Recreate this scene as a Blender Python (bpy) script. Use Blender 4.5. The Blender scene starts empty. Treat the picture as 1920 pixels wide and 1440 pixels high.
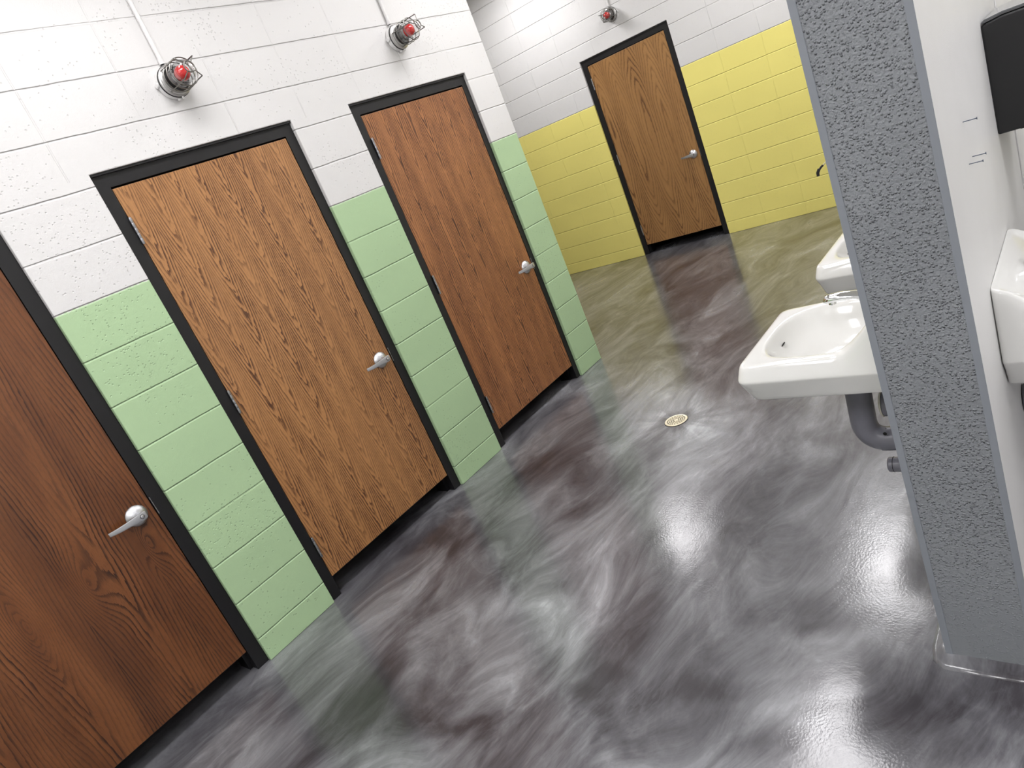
import bpy, bmesh, math, random
from mathutils import Vector, Matrix
random.seed(7)
PI = math.pi
SC = bpy.context.scene
COL = SC.collection

# ------------------------------------------------------------------ object helpers
def link(o, parent=None):
    COL.objects.link(o)
    if parent is not None: o.parent = parent
    return o

def mesh_obj(name, bm, mat, parent=None, loc=None, smooth=False, bevel=0, bseg=2, angle=35):
    bmesh.ops.recalc_face_normals(bm, faces=bm.faces[:])
    me = bpy.data.meshes.new(name); bm.to_mesh(me); bm.free()
    o = bpy.data.objects.new(name, me)
    mats = mat if isinstance(mat, (list, tuple)) else [mat]
    for m in mats: me.materials.append(m)
    link(o, parent)
    if loc is not None: o.location = loc
    if smooth:
        for p in me.polygons: p.use_smooth = True
    if bevel:
        b = o.modifiers.new('bevel', 'BEVEL'); b.width = bevel; b.segments = bseg
        b.limit_method = 'ANGLE'; b.angle_limit = math.radians(angle)
    if smooth == 'auto':
        try: me.set_sharp_from_angle(angle=math.radians(38))
        except Exception: pass
    return o

def thing(name, label, cat, loc=(0, 0, 0), rz=0, group=None, kind=None):
    o = bpy.data.objects.new(name, None); COL.objects.link(o)
    o.empty_display_size = .05
    o.location = loc; o.rotation_euler = (0, 0, rz)
    return tag(o, label, cat, group, kind)

def tag(o, label=None, cat=None, group=None, kind=None):
    if label: o['label'] = label
    if cat: o['category'] = cat
    if group: o['group'] = group
    if kind: o['kind'] = kind
    return o

def copy_tree(o, parent=None):
    c = o.copy(); COL.objects.link(c)
    if parent is not None: c.parent = parent
    for ch in [x for x in bpy.data.objects if x.parent == o]:
        copy_tree(ch, c)
    return c

# ------------------------------------------------------------------ mesh helpers
def box(bm, x0, x1, y0, y1, z0, z1, mi=0):
    vs = [bm.verts.new(p) for p in ((x0,y0,z0),(x1,y0,z0),(x1,y1,z0),(x0,y1,z0),(x0,y0,z1),(x1,y0,z1),(x1,y1,z1),(x0,y1,z1))]
    fs = [(0,3,2,1),(4,5,6,7),(0,1,5,4),(1,2,6,5),(2,3,7,6),(3,0,4,7)]
    out = []
    for f in fs:
        fc = bm.faces.new([vs[i] for i in f]); fc.material_index = mi; out.append(fc)
    return out

def prism(bm, pts, a0, a1, axis='x', mi=0):
    """closed outline pts (2d) extruded along axis from a0 to a1; axis x: pts=(y,z); y: pts=(x,z); z: pts=(x,y)"""
    def P(p, a):
        return {'x': (a, p[0], p[1]), 'y': (p[0], a, p[1]), 'z': (p[0], p[1], a)}[axis]
    A = [bm.verts.new(P(p, a0)) for p in pts]; B = [bm.verts.new(P(p, a1)) for p in pts]
    n = len(pts)
    f = [bm.faces.new(A), bm.faces.new(B[::-1])]
    for i in range(n): f.append(bm.faces.new((A[i], B[i], B[(i+1) % n], A[(i+1) % n])))
    for q in f: q.material_index = mi

def lathe(bm, prof, n=32, M=Matrix(), cap=True, mi=0):
    """profile (r, h) spun round local Z, then M"""
    rings = []
    for r, h in prof:
        if r < 1e-6: rings.append([bm.verts.new(M @ Vector((0, 0, h)))])
        else: rings.append([bm.verts.new(M @ Vector((r*math.cos(2*PI*i/n), r*math.sin(2*PI*i/n), h))) for i in range(n)])
    for a, b in zip(rings, rings[1:]):
        for i in range(n):
            j = (i+1) % n
            if len(a) == 1 and len(b) == 1: continue
            if len(a) == 1: f = bm.faces.new((a[0], b[i], b[j]))
            elif len(b) == 1: f = bm.faces.new((a[i], a[j], b[0]))
            else: f = bm.faces.new((a[i], a[j], b[j], b[i]))
            f.material_index = mi
    if cap:
        for r in (rings[0], rings[-1]):
            if len(r) > 2:
                f = bm.faces.new(r); f.material_index = mi

def tube(bm, pts, rad, n=10, closed=False, mi=0, flat=None):
    """round tube along pts; rad number or list; flat=(a,b) scales the section"""
    pts = [Vector(p) for p in pts]; N = len(pts)
    rads = rad if isinstance(rad, (list, tuple)) else [rad]*N
    rings = []; up = None
    for i, p in enumerate(pts):
        if closed: t = pts[(i+1) % N] - pts[i-1]
        else: t = pts[min(i+1, N-1)] - pts[max(i-1, 0)]
        t.normalize()
        if up is None:
            up = Vector((0, 0, 1)) if abs(t.z) < .9 else Vector((1, 0, 0))
        u = (up - t*up.dot(t)).normalized(); up = u; w = t.cross(u)
        sa, sb = flat if flat else (1, 1)
        rings.append([bm.verts.new(p + (u*math.cos(2*PI*k/n)*sa + w*math.sin(2*PI*k/n)*sb)*rads[i]) for k in range(n)])
    pairs = list(zip(rings, rings[1:])) + ([(rings[-1], rings[0])] if closed else [])
    for a, b in pairs:
        for k in range(n):
            f = bm.faces.new((a[k], a[(k+1) % n], b[(k+1) % n], b[k])); f.material_index = mi
    if not closed:
        for r in (rings[0], rings[-1]):
            f = bm.faces.new(r); f.material_index = mi

def bend(pts, r, n=6):
    """polyline with rounded corners"""
    pts = [Vector(p) for p in pts]; out = [pts[0]]
    for a, b, c in zip(pts, pts[1:], pts[2:]):
        d1 = (a-b).normalized(); d2 = (c-b).normalized()
        p, q = b + d1*r, b + d2*r
        for i in range(n+1):
            t = i/n; out.append(p*(1-t)**2 + b*2*t*(1-t) + q*t*t)
    out.append(pts[-1]); return out

# ------------------------------------------------------------------ node helpers
class NT:
    def __init__(s, name):
        s.mat = bpy.data.materials.new(name); s.mat.use_nodes = True
        s.t = s.mat.node_tree; s.t.nodes.clear()
        s.out = s.t.nodes.new('ShaderNodeOutputMaterial')
        s.bsdf = s.t.nodes.new('ShaderNodeBsdfPrincipled')
        s.t.links.new(s.bsdf.outputs[0], s.out.inputs[0])
    def n(s, typ, **kw):
        nd = s.t.nodes.new(typ)
        for k, v in kw.items(): setattr(nd, k, v)
        return nd
    def put(s, sock, v):
        if isinstance(v, bpy.types.NodeSocket): s.t.links.new(v, sock)
        elif isinstance(v, (tuple, list)):
            if sock.type == 'RGBA' and len(v) == 3: v = (*v, 1)
            sock.default_value = v
        else: sock.default_value = v
    def m(s, op, a, b=None, c=None, clamp=False):
        nd = s.n('ShaderNodeMath', operation=op, use_clamp=clamp)
        s.put(nd.inputs[0], a)
        if b is not None: s.put(nd.inputs[1], b)
        if c is not None: s.put(nd.inputs[2], c)
        return nd.outputs[0]
    def vm(s, op, a, b=None, out=0):
        nd = s.n('ShaderNodeVectorMath', operation=op)
        s.put(nd.inputs[0], a)
        if b is not None: s.put(nd.inputs[1], b)
        return nd.outputs[out]
    def sstep(s, v, a, b, o0=0, o1=1, mode='SMOOTHSTEP'):
        nd = s.n('ShaderNodeMapRange', interpolation_type=mode)
        s.put(nd.inputs['Value'], v)
        for k, x in (('From Min', a), ('From Max', b), ('To Min', o0), ('To Max', o1)): s.put(nd.inputs[k], x)
        return nd.outputs[0]
    def noise(s, vec, scale, detail=2, rough=.5, dist=0, dim='3D', w=None):
        nd = s.n('ShaderNodeTexNoise', noise_dimensions=dim)
        s.put(nd.inputs['Vector'], vec)
        if w is not None: s.put(nd.inputs['W'], w)
        s.put(nd.inputs['Scale'], scale); s.put(nd.inputs['Detail'], detail)
        s.put(nd.inputs['Roughness'], rough); s.put(nd.inputs['Distortion'], dist)
        return nd.outputs[0], nd.outputs[1]
    def xyz(s, v):
        nd = s.n('ShaderNodeSeparateXYZ'); s.put(nd.inputs[0], v); return nd.outputs
    def vec(s, x=0, y=0, z=0):
        nd = s.n('ShaderNodeCombineXYZ')
        for i, q in enumerate((x, y, z)): s.put(nd.inputs[i], q)
        return nd.outputs[0]
    def mix(s, f, a, b, blend='MIX'):
        nd = s.n('ShaderNodeMix', data_type='RGBA', blend_type=blend)
        s.put(nd.inputs[0], f); s.put(nd.inputs[6], a); s.put(nd.inputs[7], b)
        return nd.outputs[2]
    def pos(s): return s.n('ShaderNodeNewGeometry').outputs['Position']
    def obj(s): return s.n('ShaderNodeTexCoord').outputs['Object']
    def mapping(s, v, loc=(0,0,0), rot=(0,0,0), sc=(1,1,1)):
        nd = s.n('ShaderNodeMapping'); s.put(nd.inputs[0], v)
        nd.inputs[1].default_value = loc; nd.inputs[2].default_value = rot; nd.inputs[3].default_value = sc
        return nd.outputs[0]
    def bump(s, h, strength=.3, dist=.002, normal=None):
        nd = s.n('ShaderNodeBump'); s.put(nd.inputs['Height'], h)
        nd.inputs['Strength'].default_value = strength; nd.inputs['Distance'].default_value = dist
        if normal is not None: s.put(nd.inputs['Normal'], normal)
        return nd.outputs[0]
    def set(s, **kw):
        for k, v in kw.items(): s.put(s.bsdf.inputs[k.replace('_', ' ')], v)
        return s.mat

def lin(r, g, b):
    f = lambda c: (c/255/12.92) if c/255 <= .04045 else ((c/255+.055)/1.055)**2.4
    return (f(r), f(g), f(b))

def simple(name, col, rough=.5, metal=0, **kw):
    t = NT(name); P = t.obj()
    nv, _ = t.noise(P, 60, 3)
    t.set(Base_Color=t.mix(t.sstep(nv, .35, .65), tuple(c*.96 for c in col), col), Metallic=metal)
    t.set(Roughness=t.sstep(nv, .3, .7, max(.02, rough-.04), rough+.04), **kw)
    return t.mat

H = 0.2032                      # block course
BZ = 1.750                      # top of the coloured paint
HEADZ = 2.208                   # masonry head over the doors

def cmu(name, axis, paint, j0, white=(.715, .705, .695), lintel=True, coord='world', pits=1.0, vmin=.25, vfrom=None):
    """painted concrete block, stack bond; axis = which coordinate runs along the wall"""
    t = NT(name)
    P = t.pos() if coord == 'world' else t.obj()
    x, y, z = t.xyz(P)[:3] if False else (t.xyz(P)[0], t.xyz(P)[1], t.xyz(P)[2])
    u = y if axis == 'y' else x
    Q = t.vec(u, z, 0)
    w1, _ = t.noise(Q, 9, 2, dim='2D')
    w2, _ = t.noise(Q, 55, 1, dim='2D')
    dens, _ = t.noise(Q, 2.2, 2, dim='2D')
    zz = t.m('ADD', z, t.m('MULTIPLY', t.m('SUBTRACT', w1, .5), .004))
    # horizontal joints
    def joint(c, period, width):
        f = t.m('FRACT', t.m('ADD', t.m('DIVIDE', c, period), 100.5))
        d = t.m('MULTIPLY', t.m('ABSOLUTE', t.m('SUBTRACT', f, .5)), period)
        return t.sstep(d, 0, width*.8)      # 0 in the joint, 1 on the face
    hj = joint(t.m('SUBTRACT', zz, BZ), H, .0075)
    uu = t.m('ADD', u, t.m('MULTIPLY', t.m('SUBTRACT', w1, .5), .004))
    vj = joint(t.m('SUBTRACT', uu, j0), .4064, .006)
    # vertical joints are filled with paint to a varying degree
    vj = t.m('MAXIMUM', vj, t.sstep(dens, .38, .62, vmin, .95))
    if vfrom: vj = t.m('MAXIMUM', vj, t.m('LESS_THAN', z, vfrom))     # piers one block wide carry no upright joints
    hs, _ = t.noise(t.vec(u, t.m('MULTIPLY', z, 2.3), 0), 1.2, 1, dim='2D')
    hj = t.m('MAXIMUM', hj, t.sstep(hs, .50, .80, 0, .55))
    face = t.m('MINIMUM', hj, vj)
    # pits and grit
    vor = t.n('ShaderNodeTexVoronoi'); vor.feature = 'F1'; vor.voronoi_dimensions = '2D'
    t.put(vor.inputs['Vector'], Q); vor.inputs['Scale'].default_value = 105
    rare = t.xyz(vor.outputs['Color'])[0]
    pit = t.m('MULTIPLY', t.sstep(vor.outputs['Distance'], .12, .45, 1, 0), t.m('GREATER_THAN', rare, t.sstep(dens, .42, .72, .996, .86)))
    grain, _ = t.noise(Q, 160, 2, .6, dim='2D')
    h = t.m('ADD', t.m('MULTIPLY', face, 1.35), t.m('MULTIPLY', pit, -.42*pits))
    h = t.m('ADD', h, t.m('MULTIPLY', grain, .16))
    h = t.m('ADD', h, t.m('MULTIPLY', w2, .12))
    nb = t.bump(h, .85, .0042)
    edge = t.m('ADD', z, t.m('MULTIPLY', t.m('SUBTRACT', w2, .5), .010))
    top = t.sstep(edge, BZ-.0025, BZ+.0025, mode='LINEAR')
    tone = hs
    c0 = t.mix(t.sstep(tone, .3, .7), tuple(c*.965 for c in paint), paint)
    c1 = t.mix(t.sstep(tone, .3, .7), tuple(c*.975 for c in white), white)
    col = t.mix(top, c0, c1)
    col = t.mix(t.m('MULTIPLY', pit, .12), col, (.25, .25, .23))
    t.set(Base_Color=col, Roughness=t.sstep(w2, .3, .7, .40, .50), Normal=nb)
    t.bsdf.inputs['Specular IOR Level'].default_value = .4
    return t.mat

GREEN = (.43, .60, .35)
YELLOW = (.90, .80, .235)
M = {}
M['green_wall'] = cmu('painted_block_green', 'y', GREEN, 1.192, vfrom=2.2, vmin=.50)
M['yellow_wall'] = cmu('painted_block_yellow', 'x', YELLOW, -1.34, coord='object', pits=.35, vmin=.62)
M['white_wall'] = cmu('painted_block_white', 'x', (.78, .77, .755), 0)

def plaster(name, col, scale=260, amt=.25):
    t = NT(name); P = t.pos()
    a, _ = t.noise(P, scale, 3, .6); b, _ = t.noise(P, 4, 2)
    t.set(Base_Color=t.mix(t.sstep(b, .3, .7), tuple(c*.97 for c in col), col), Roughness=.5,
          Normal=t.bump(a, amt, .0015))
    return t.mat
M['white_side'] = plaster('white_painted_side', (.84, .835, .825), 330, .3)
M['ceiling'] = plaster('ceiling_white', (.80, .80, .79), 90, .4)
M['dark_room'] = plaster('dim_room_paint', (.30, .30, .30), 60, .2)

def stucco():
    t = NT('grey_stippled_paint'); P = t.pos()
    warp, wc = t.noise(P, 30, 2)
    Pw = t.vm('ADD', P, t.vm('MULTIPLY', t.vm('SUBTRACT', wc, (.5, .5, .5)), (.012, .012, .012)))
    v = t.n('ShaderNodeTexVoronoi'); v.feature = 'SMOOTH_F1'; t.put(v.inputs['Vector'], Pw)
    v.inputs['Scale'].default_value = 175; v.inputs['Smoothness'].default_value = .3
    z = t.xyz(P)[2]
    a, _ = t.noise(P, 150, 3, .55)
    c = t.xyz(v.outputs['Color'])[0]
    blob = t.m('MULTIPLY', t.sstep(v.outputs['Distance'], .1, .55, 1, 0), t.sstep(c, .15, .7))
    fade = t.sstep(z, .05, .55, .18, 1)
    h = t.m('MULTIPLY', t.m('ADD', t.m('MULTIPLY', blob, .75), t.m('MULTIPLY', a, .55)), fade)
    big, _ = t.noise(P, 3, 2)
    t.set(Base_Color=t.mix(t.sstep(big, .3, .7), (.225, .237, .254), (.250, .263, .281)), Roughness=.42,
          Normal=t.bump(h, .9, .0062))
    return t.mat
M['stucco'] = stucco()
M['bead'] = plaster('smooth_grey_blue_paint', (.245, .262, .292), 200, .06)
M['black_frame'] = simple('black_satin_frame_paint', (.0060, .0056, .0066), .40)
M['chrome_dark'] = simple('polished_chrome', (.86, .87, .88), .05, 1)
M['satin'] = simple('satin_steel', (.60, .61, .63), .40, 1)
M['hinge'] = simple('brushed_hinge_steel', (.40, .40, .42), .30, 1)
M['galv'] = simple('galvanised_wire', (.20, .195, .18), .36, 1)
M['cast'] = simple('cast_aluminium', (.52, .51, .50), .36, .85)
M['rubber'] = simple('black_rubber', (.008, .008, .008), .5)
M['hole'] = simple('black_hole', (.004, .004, .004), .9)
M['box_white'] = simple('white_painted_box', (.78, .77, .76), .4)
M['conduit'] = simple('white_painted_conduit', (.76, .75, .74), .4)
M['pvc'] = simple('grey_vinyl_cover', (.165, .165, .195), .38)
M['cream'] = simple('cream_plastic', (.70, .68, .58), .4)
M['blackplastic'] = simple('black_glossy_plastic', (.006, .006, .007), .38)
M['gloss_grey'] = simple('black_plastic_greyed_for_gloss', (.085, .088, .095), .12, Coat_Weight=.6, Coat_Roughness=.08)  # black lid coloured paler to stand for its gloss reflection
M['brass'] = simple('pale_brass_grate', (.95, .86, .66), .34, .35)
M['screwsteel'] = simple('blued_screw_steel', (.16, .19, .24), .35, .8)
M['wire'] = simple('cream_wire', (.75, .68, .40), .4)
M['print'] = simple('dark_print', (.05, .05, .06), .5)
M['mudgrey'] = simple('grey_filler', (.30, .30, .31), .3)

def ceramic():
    t = NT('white_vitreous_china'); P = t.obj()
    a, _ = t.noise(P, 5, 2)
    t.set(Base_Color=t.mix(a, (.73, .728, .705), (.76, .758, .738)), Roughness=.12,
          Coat_Weight=.5, Coat_Roughness=.06)
    return t.mat
M['china'] = ceramic()

def glass():
    t = NT('clear_ribbed_glass'); a, _ = t.noise(t.obj(), 40, 1)
    nb = t.bump(a, .3, .003)
    tr = t.n('ShaderNodeBsdfTransparent'); tr.inputs[0].default_value = (.93, .94, .94, 1)
    gl = t.n('ShaderNodeBsdfGlossy'); gl.inputs['Roughness'].default_value = .04; t.put(gl.inputs['Normal'], nb)
    lw = t.n('ShaderNodeLayerWeight'); lw.inputs[0].default_value = .35; t.put(lw.inputs['Normal'], nb)
    mx = t.n('ShaderNodeMixShader'); t.put(mx.inputs[0], t.sstep(lw.outputs[1], 0, 1, .03, .5, 'LINEAR'))
    t.t.links.new(tr.outputs[0], mx.inputs[1]); t.t.links.new(gl.outputs[0], mx.inputs[2])
    t.t.links.new(mx.outputs[0], t.out.inputs[0])
    return t.mat
M['glass'] = glass()
def redglobe():
    t = NT('red_lamp_glass'); a, _ = t.noise(t.obj(), 30, 1)
    t.set(Base_Color=t.mix(a, (.62, .012, .012), (.78, .03, .03)), Roughness=.18, Coat_Weight=.6)
    return t.mat
M['red'] = redglobe()
def diffuser():
    t = NT('lit_ceiling_diffuser')
    t.set(Base_Color=(.9, .9, .9), Emission_Color=(1.0, .985, 1.0))
    t.bsdf.inputs['Emission Strength'].default_value = LIGHT
    return t.mat
LIGHT = 17.0
M['diffuser'] = diffuser()

def wood(name, w, A, B, xo, tan, brown, mode='V', teeth=.35, wander=.8, line=.9, lo=.50, zc=1.0, pore=.35, blot=.25, seed=0., sharp=1.25, thin=1.0, mask=0, knots=()):
    """plain sliced oak veneer: ring contours of a height field, one cathedral per strip"""
    t = NT(name); P = t.obj()
    X = t.xyz(P)[0]; Z = t.xyz(P)[2]
    P2 = t.vec(t.m('MULTIPLY', X, 1.0), seed, Z)
    sl, _ = t.noise(t.vec(t.m('MULTIPLY', X, 2.2), seed+3, t.m('MULTIPLY', Z, .9)), 1, 2)
    Xw = t.m('ADD', X, t.m('MULTIPLY', t.m('SUBTRACT', sl, .5), .035*wander))
    c = t.m('ADD', t.m('DIVIDE', Xw, w), xo)
    idn = t.m('FLOOR', c)
    d = t.m('SUBTRACT', t.m('FRACT', c), .5)
    wn = t.n('ShaderNodeTexWhiteNoise', noise_dimensions='1D'); t.put(wn.inputs['W'], t.m('ADD', idn, seed*7.3))
    r = wn.outputs['Value']
    # off-centre heart of each leaf
    d = t.m('SUBTRACT', d, t.m('MULTIPLY', t.m('SUBTRACT', r, .5), .16))
    d2 = t.m('POWER', t.m('ADD', t.m('ABSOLUTE', d), .0001), sharp)
    g1, _ = t.noise(t.vec(t.m('MULTIPLY', X, 5), t.m('MULTIPLY', r, 9), t.m('MULTIPLY', Z, 1.5)), 1, 2)
    tooth, _ = t.noise(t.vec(t.m('MULTIPLY', X, 75), seed, t.m('MULTIPLY', Z, 14)), 1, 2)
    near = t.sstep(t.m('ABSOLUTE', d), .05, .22, 1, .10)
    if mode == 'V': body = t.m('MULTIPLY', Z, A)
    elif mode == 'A': body = t.m('MULTIPLY', Z, -A)
    else:   # long closed ovals
        q = t.m('SUBTRACT', Z, zc); body = t.m('MULTIPLY', t.m('MULTIPLY', q, q), -A)
    F = t.m('SUBTRACT', body, t.m('MULTIPLY', d2, B))
    F = t.m('ADD', F, t.m('MULTIPLY', r, 7.7))
    F = t.m('ADD', F, t.m('MULTIPLY', t.m('SUBTRACT', g1, .5), 4.5*wander))
    F = t.m('ADD', F, t.m('MULTIPLY', t.m('MULTIPLY', t.m('SUBTRACT', tooth, .5), near), teeth*8))
    fine, _ = t.noise(t.vec(t.m('MULTIPLY', X, 300), seed, t.m('MULTIPLY', Z, 20)), 1, 2)
    F = t.m('ADD', F, t.m('MULTIPLY', t.m('SUBTRACT', fine, .5), .5))
    for kx, kz, kr, ka in knots:
        q = t.vec(t.m('DIVIDE', t.m('SUBTRACT', X, kx), kr), 0, t.m('DIVIDE', t.m('SUBTRACT', Z, kz), kr*3.2))
        F = t.m('ADD', F, t.m('MULTIPLY', t.m('POWER', t.sstep(t.vm('LENGTH', q, out=1), 0, 1, 1, 0, 'LINEAR'), 1.6), ka))
    g = t.m('FRACT', F)
    ln = t.m('MULTIPLY', t.sstep(g, lo, .93), t.sstep(g, .95, 1.0, 1, 0))
    lv, _ = t.noise(t.vec(t.m('MULTIPLY', X, 12), seed+5, t.m('MULTIPLY', Z, 2)), 1, 2)
    ln = t.m('MULTIPLY', ln, t.sstep(lv, .30, .62, .45*line, line))
    if mask:
        mk_, _ = t.noise(t.vec(t.m('MULTIPLY', X, 4.5), seed+8, t.m('MULTIPLY', Z, .5)), 1, 2)
        ln = t.m('MULTIPLY', ln, t.sstep(mk_, .42, .56, 1-mask, 1))
    pr, _ = t.noise(t.vec(t.m('MULTIPLY', X, 520), seed, t.m('MULTIPLY', Z, 42)), 1, 3, .65)
    pores = t.m('MULTIPLY', t.sstep(pr, .50, .72), pore)
    bl, _ = t.noise(t.vec(t.m('MULTIPLY', X, 7), seed+11, t.m('MULTIPLY', Z, 1.3)), 1, 3, .6)
    col = t.mix(t.m('MULTIPLY', t.sstep(bl, .35, .70), blot), tan, tuple(c*k for c, k in zip(tan, (.55, .48, .42))))
    # dense grain along the leaf joints
    dense = t.sstep(t.m('ABSOLUTE', d), .25, .5, 0, .28)
    col = t.mix(dense, col, tuple((a+b)/2 for a, b in zip(tan, brown)))
    col = t.mix(pores, col, brown)
    col = t.mix(ln, col, brown)
    t.set(Base_Color=col, Roughness=t.sstep(pr, .4, .7, .30, .42), Coat_Weight=.10, Coat_Roughness=.2,
          Normal=t.bump(t.m('SUBTRACT', 1, t.m('MAXIMUM', ln, pores)), .12, .0008))
    return t.mat

M['wood1'] = wood('oak_veneer_knotty', .30, 4.0, 22, .36, (.200, .072, .022), (.024, .007, .003), 'V', teeth=.07, wander=.9, line=1.0, lo=.45, pore=.42, blot=.9, seed=2.1, sharp=1.25, mask=.55,
    knots=((.564, .679, .085, 6), (.334, .668, .10, 7), (.818, .680, .06, 5)))
M['wood2'] = wood('oak_veneer_zigzag', .1135, 8.0, 12, .20, (.455, .220, .082), (.070, .023, .009), 'V', teeth=.26, wander=.6, line=1.0, lo=.30, pore=.36, blot=.30, seed=0.4, sharp=1.5)
M['wood3'] = wood('oak_veneer_streaky', .105, 5.0, 10, .05, (.405, .168, .060), (.058, .018, .007), 'V', teeth=.14, wander=1.1, line=1.0, lo=.26, pore=.45, blot=.45, seed=5.7, sharp=1.3)
M['wood4'] = wood('oak_veneer_cathedral', .205, 5.0, 9, .32, (.385, .198, .068), (.092, .036, .012), 'O', teeth=.06, wander=.8, line=.95, lo=.50, zc=1.1, pore=.25, blot=.35, seed=9.2, sharp=1.35, mask=.45)

def floor_mat():
    t = NT('marbled_grey_epoxy'); P = t.pos()
    S = t.mapping(P, rot=(0, 0, math.radians(28)), sc=(1.0, .50, 1))     # strokes run mostly into the room
    w0, wc = t.noise(S, 1.3, 2, .5)
    warp = t.vm('MULTIPLY', t.vm('SUBTRACT', wc, (.5, .5, .5)), (.9, .9, 0))
    S1 = t.vm('ADD', S, warp)
    w1, wc1 = t.noise(S1, 3.0, 2, .5)
    S2 = t.vm('ADD', S1, t.vm('MULTIPLY', t.vm('SUBTRACT', wc1, (.5, .5, .5)), (.22, .22, 0)))
    cloud, _ = t.noise(S2, 2.2, 3, .5)
    wisp, _ = t.noise(S2, 5.2, 5, .62)
    rid = t.sstep(t.m('ABSOLUTE', t.m('SUBTRACT', wisp, .5)), 0, .018, 1, 0)          # thin bright veins
    vein_on, _ = t.noise(S1, 2.6, 2)
    rid = t.m('MULTIPLY', rid, t.sstep(vein_on, .54, .70))
    Sb = t.mapping(S2, sc=(6, 1.1, 1)); brush, _ = t.noise(Sb, 3.6, 6, .74)            # drag marks
    fan, _ = t.noise(t.mapping(S1, rot=(0, 0, .9), sc=(7, 1.3, 1)), 3.3, 5, .74)
    fold, _ = t.noise(S1, 2.4, 3, .5, .4)
    fold = t.m('POWER', t.sstep(t.m('ABSOLUTE', t.m('SUBTRACT', fold, .5)), 0, .17, 1, 0, 'LINEAR'), 2.2)
    fold2, _ = t.noise(t.mapping(S1, rot=(0, 0, .6)), 6.5, 4, .6, .5)
    fold2 = t.m('POWER', t.sstep(t.m('ABSOLUTE', t.m('SUBTRACT', fold2, .5)), 0, .14, 1, 0, 'LINEAR'), 2.0)
    grit, _ = t.noise(t.mapping(P, rot=(0, 0, .6), sc=(1, .45, 1)), 34, 4, .7)
    v = t.m('ADD', t.m('MULTIPLY', t.m('SUBTRACT', cloud, .5), 1.10), .43)
    v = t.m('ADD', v, t.m('MULTIPLY', t.m('SUBTRACT', wisp, .5), .50))
    v = t.m('ADD', v, t.m('MULTIPLY', t.m('SUBTRACT', brush, .5), .50))
    v = t.m('ADD', v, t.m('MULTIPLY', t.m('SUBTRACT', fan, .5), .28))
    v = t.m('ADD', v, t.m('MULTIPLY', fold, .13))
    v = t.m('ADD', v, t.m('MULTIPLY', fold2, .07))
    v = t.m('ADD', v, t.m('MULTIPLY', t.m('SUBTRACT', grit, .5), .16))
    v = t.m('ADD', v, .01)
    # pigment clouds where the pour is paler or darker
    wpos = t.vm('ADD', P, t.vm('MULTIPLY', t.vm('SUBTRACT', wc1, (.5, .5, .5)), (.60, .60, 0)))
    blobs = [(1.13, 2.97, .62, .46, 20, .34), (.67, 3.40, .45, .25, 60, .16), (1.33, 1.50, .42, .13, 55, .26),
             (1.05, 2.0, .30, .12, 60, .18), (1.75, 1.70, .55, .22, 0, .20), (2.30, 1.25, .45, .14, 60, .12),
             (.60, 2.45, .40, .36, 40, -.34), (.36, 1.85, .34, .22, 50, -.30), (.98, .93, .30, .18, 50, -.28),
             (1.29, .88, .34, .08, 70, -.26), (2.32, 1.66, .34, .10, 10, -.30), (2.06, 1.75, .30, .12, 15, -.16),
             (1.92, 1.27, .30, .09, 75, -.26), (2.25, 1.15, .40, .07, 70, -.22), (1.75, 1.13, .16, .10, 30, -.22),
             (2.6, 1.42, .40, .16, 0, -.24), (.10, 5.3, .55, 1.3, 0, -.16), (1.50, 2.55, .30, .25, 30, .10),
             (1.95, 2.45, .40, .30, 30, -.10), (.40, .80, .30, .25, 50, -.12), (1.40, .62, .4, .1, 65, .14),
             (1.85, 2.15, .16, .30, 0, -.20)]
    for bx, by, rx, ry, ang, st in blobs:
        a = math.radians(ang)
        # rotate about the blob centre, scale to unit
        q = t.mapping(t.vm('SUBTRACT', wpos, (bx, by, 0)), rot=(0, 0, -a), sc=(1/rx, 1/ry, 0))
        L = t.vm('LENGTH', q, out=1)
        v = t.m('ADD', v, t.sstep(L, -.1, 1.25, st*1.05, 0))
    # star of strokes round the drain
    dv = t.vm('SUBTRACT', P, (1.13, 2.97, 0)); dx = t.xyz(dv)
    ang = t.m('ARCTAN2', dx[1], dx[0]); rr = t.vm('LENGTH', dv, out=1)
    star, _ = t.noise(t.vec(t.m('MULTIPLY', ang, 2.2), t.m('MULTIPLY', rr, 2.2), 4), 1.6, 5, .6)
    v = t.m('ADD', v, t.m('MULTIPLY', t.m('MULTIPLY', t.m('SUBTRACT', star, .5), .75), t.sstep(rr, .08, .55, 1, 0)))
    v = t.m('ADD', v, t.sstep(rr, .07, .16, -.22, 0))
    cr = t.n('ShaderNodeValToRGB'); t.put(cr.inputs[0], v)
    e = cr.color_ramp.elements
    e[0].position = 0; e[0].color = (.021, .0195, .0225, 1)
    e[1].position = 1; e[1].color = (.46, .475, .50, 1)
    for p_, c_ in ((.22, (.043, .0395, .0455)), (.42, (.090, .088, .098)), (.62, (.165, .166, .178)), (.82, (.28, .286, .302))):
        n_ = e.new(p_); n_.color = (*c_, 1)
    hue, _ = t.noise(S1, 1.6, 3)
    col = t.mix(t.sstep(hue, .42, .70, 0, .45), cr.outputs[0], t.mix(1, cr.outputs[0], (1.02, .965, .985), 'MULTIPLY'))
    col = t.mix(t.m('MULTIPLY', rid, .08), col, (.36, .36, .39))
    # orange peel of the clear coat, patchy
    op, _ = t.noise(P, 130, 2, .5)
    op2, _ = t.noise(P, 16, 2)
    patch, _ = t.noise(P, 2.5, 2)
    hgt = t.m('ADD', t.m('MULTIPLY', op, t.sstep(patch, .38, .62, .25, 1)), t.m('MULTIPLY', op2, .8))
    nb = t.bump(hgt, .28, .0014)
    t.set(Base_Color=col, Roughness=t.sstep(v, .2, .9, .34, .26), Normal=nb)
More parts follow.
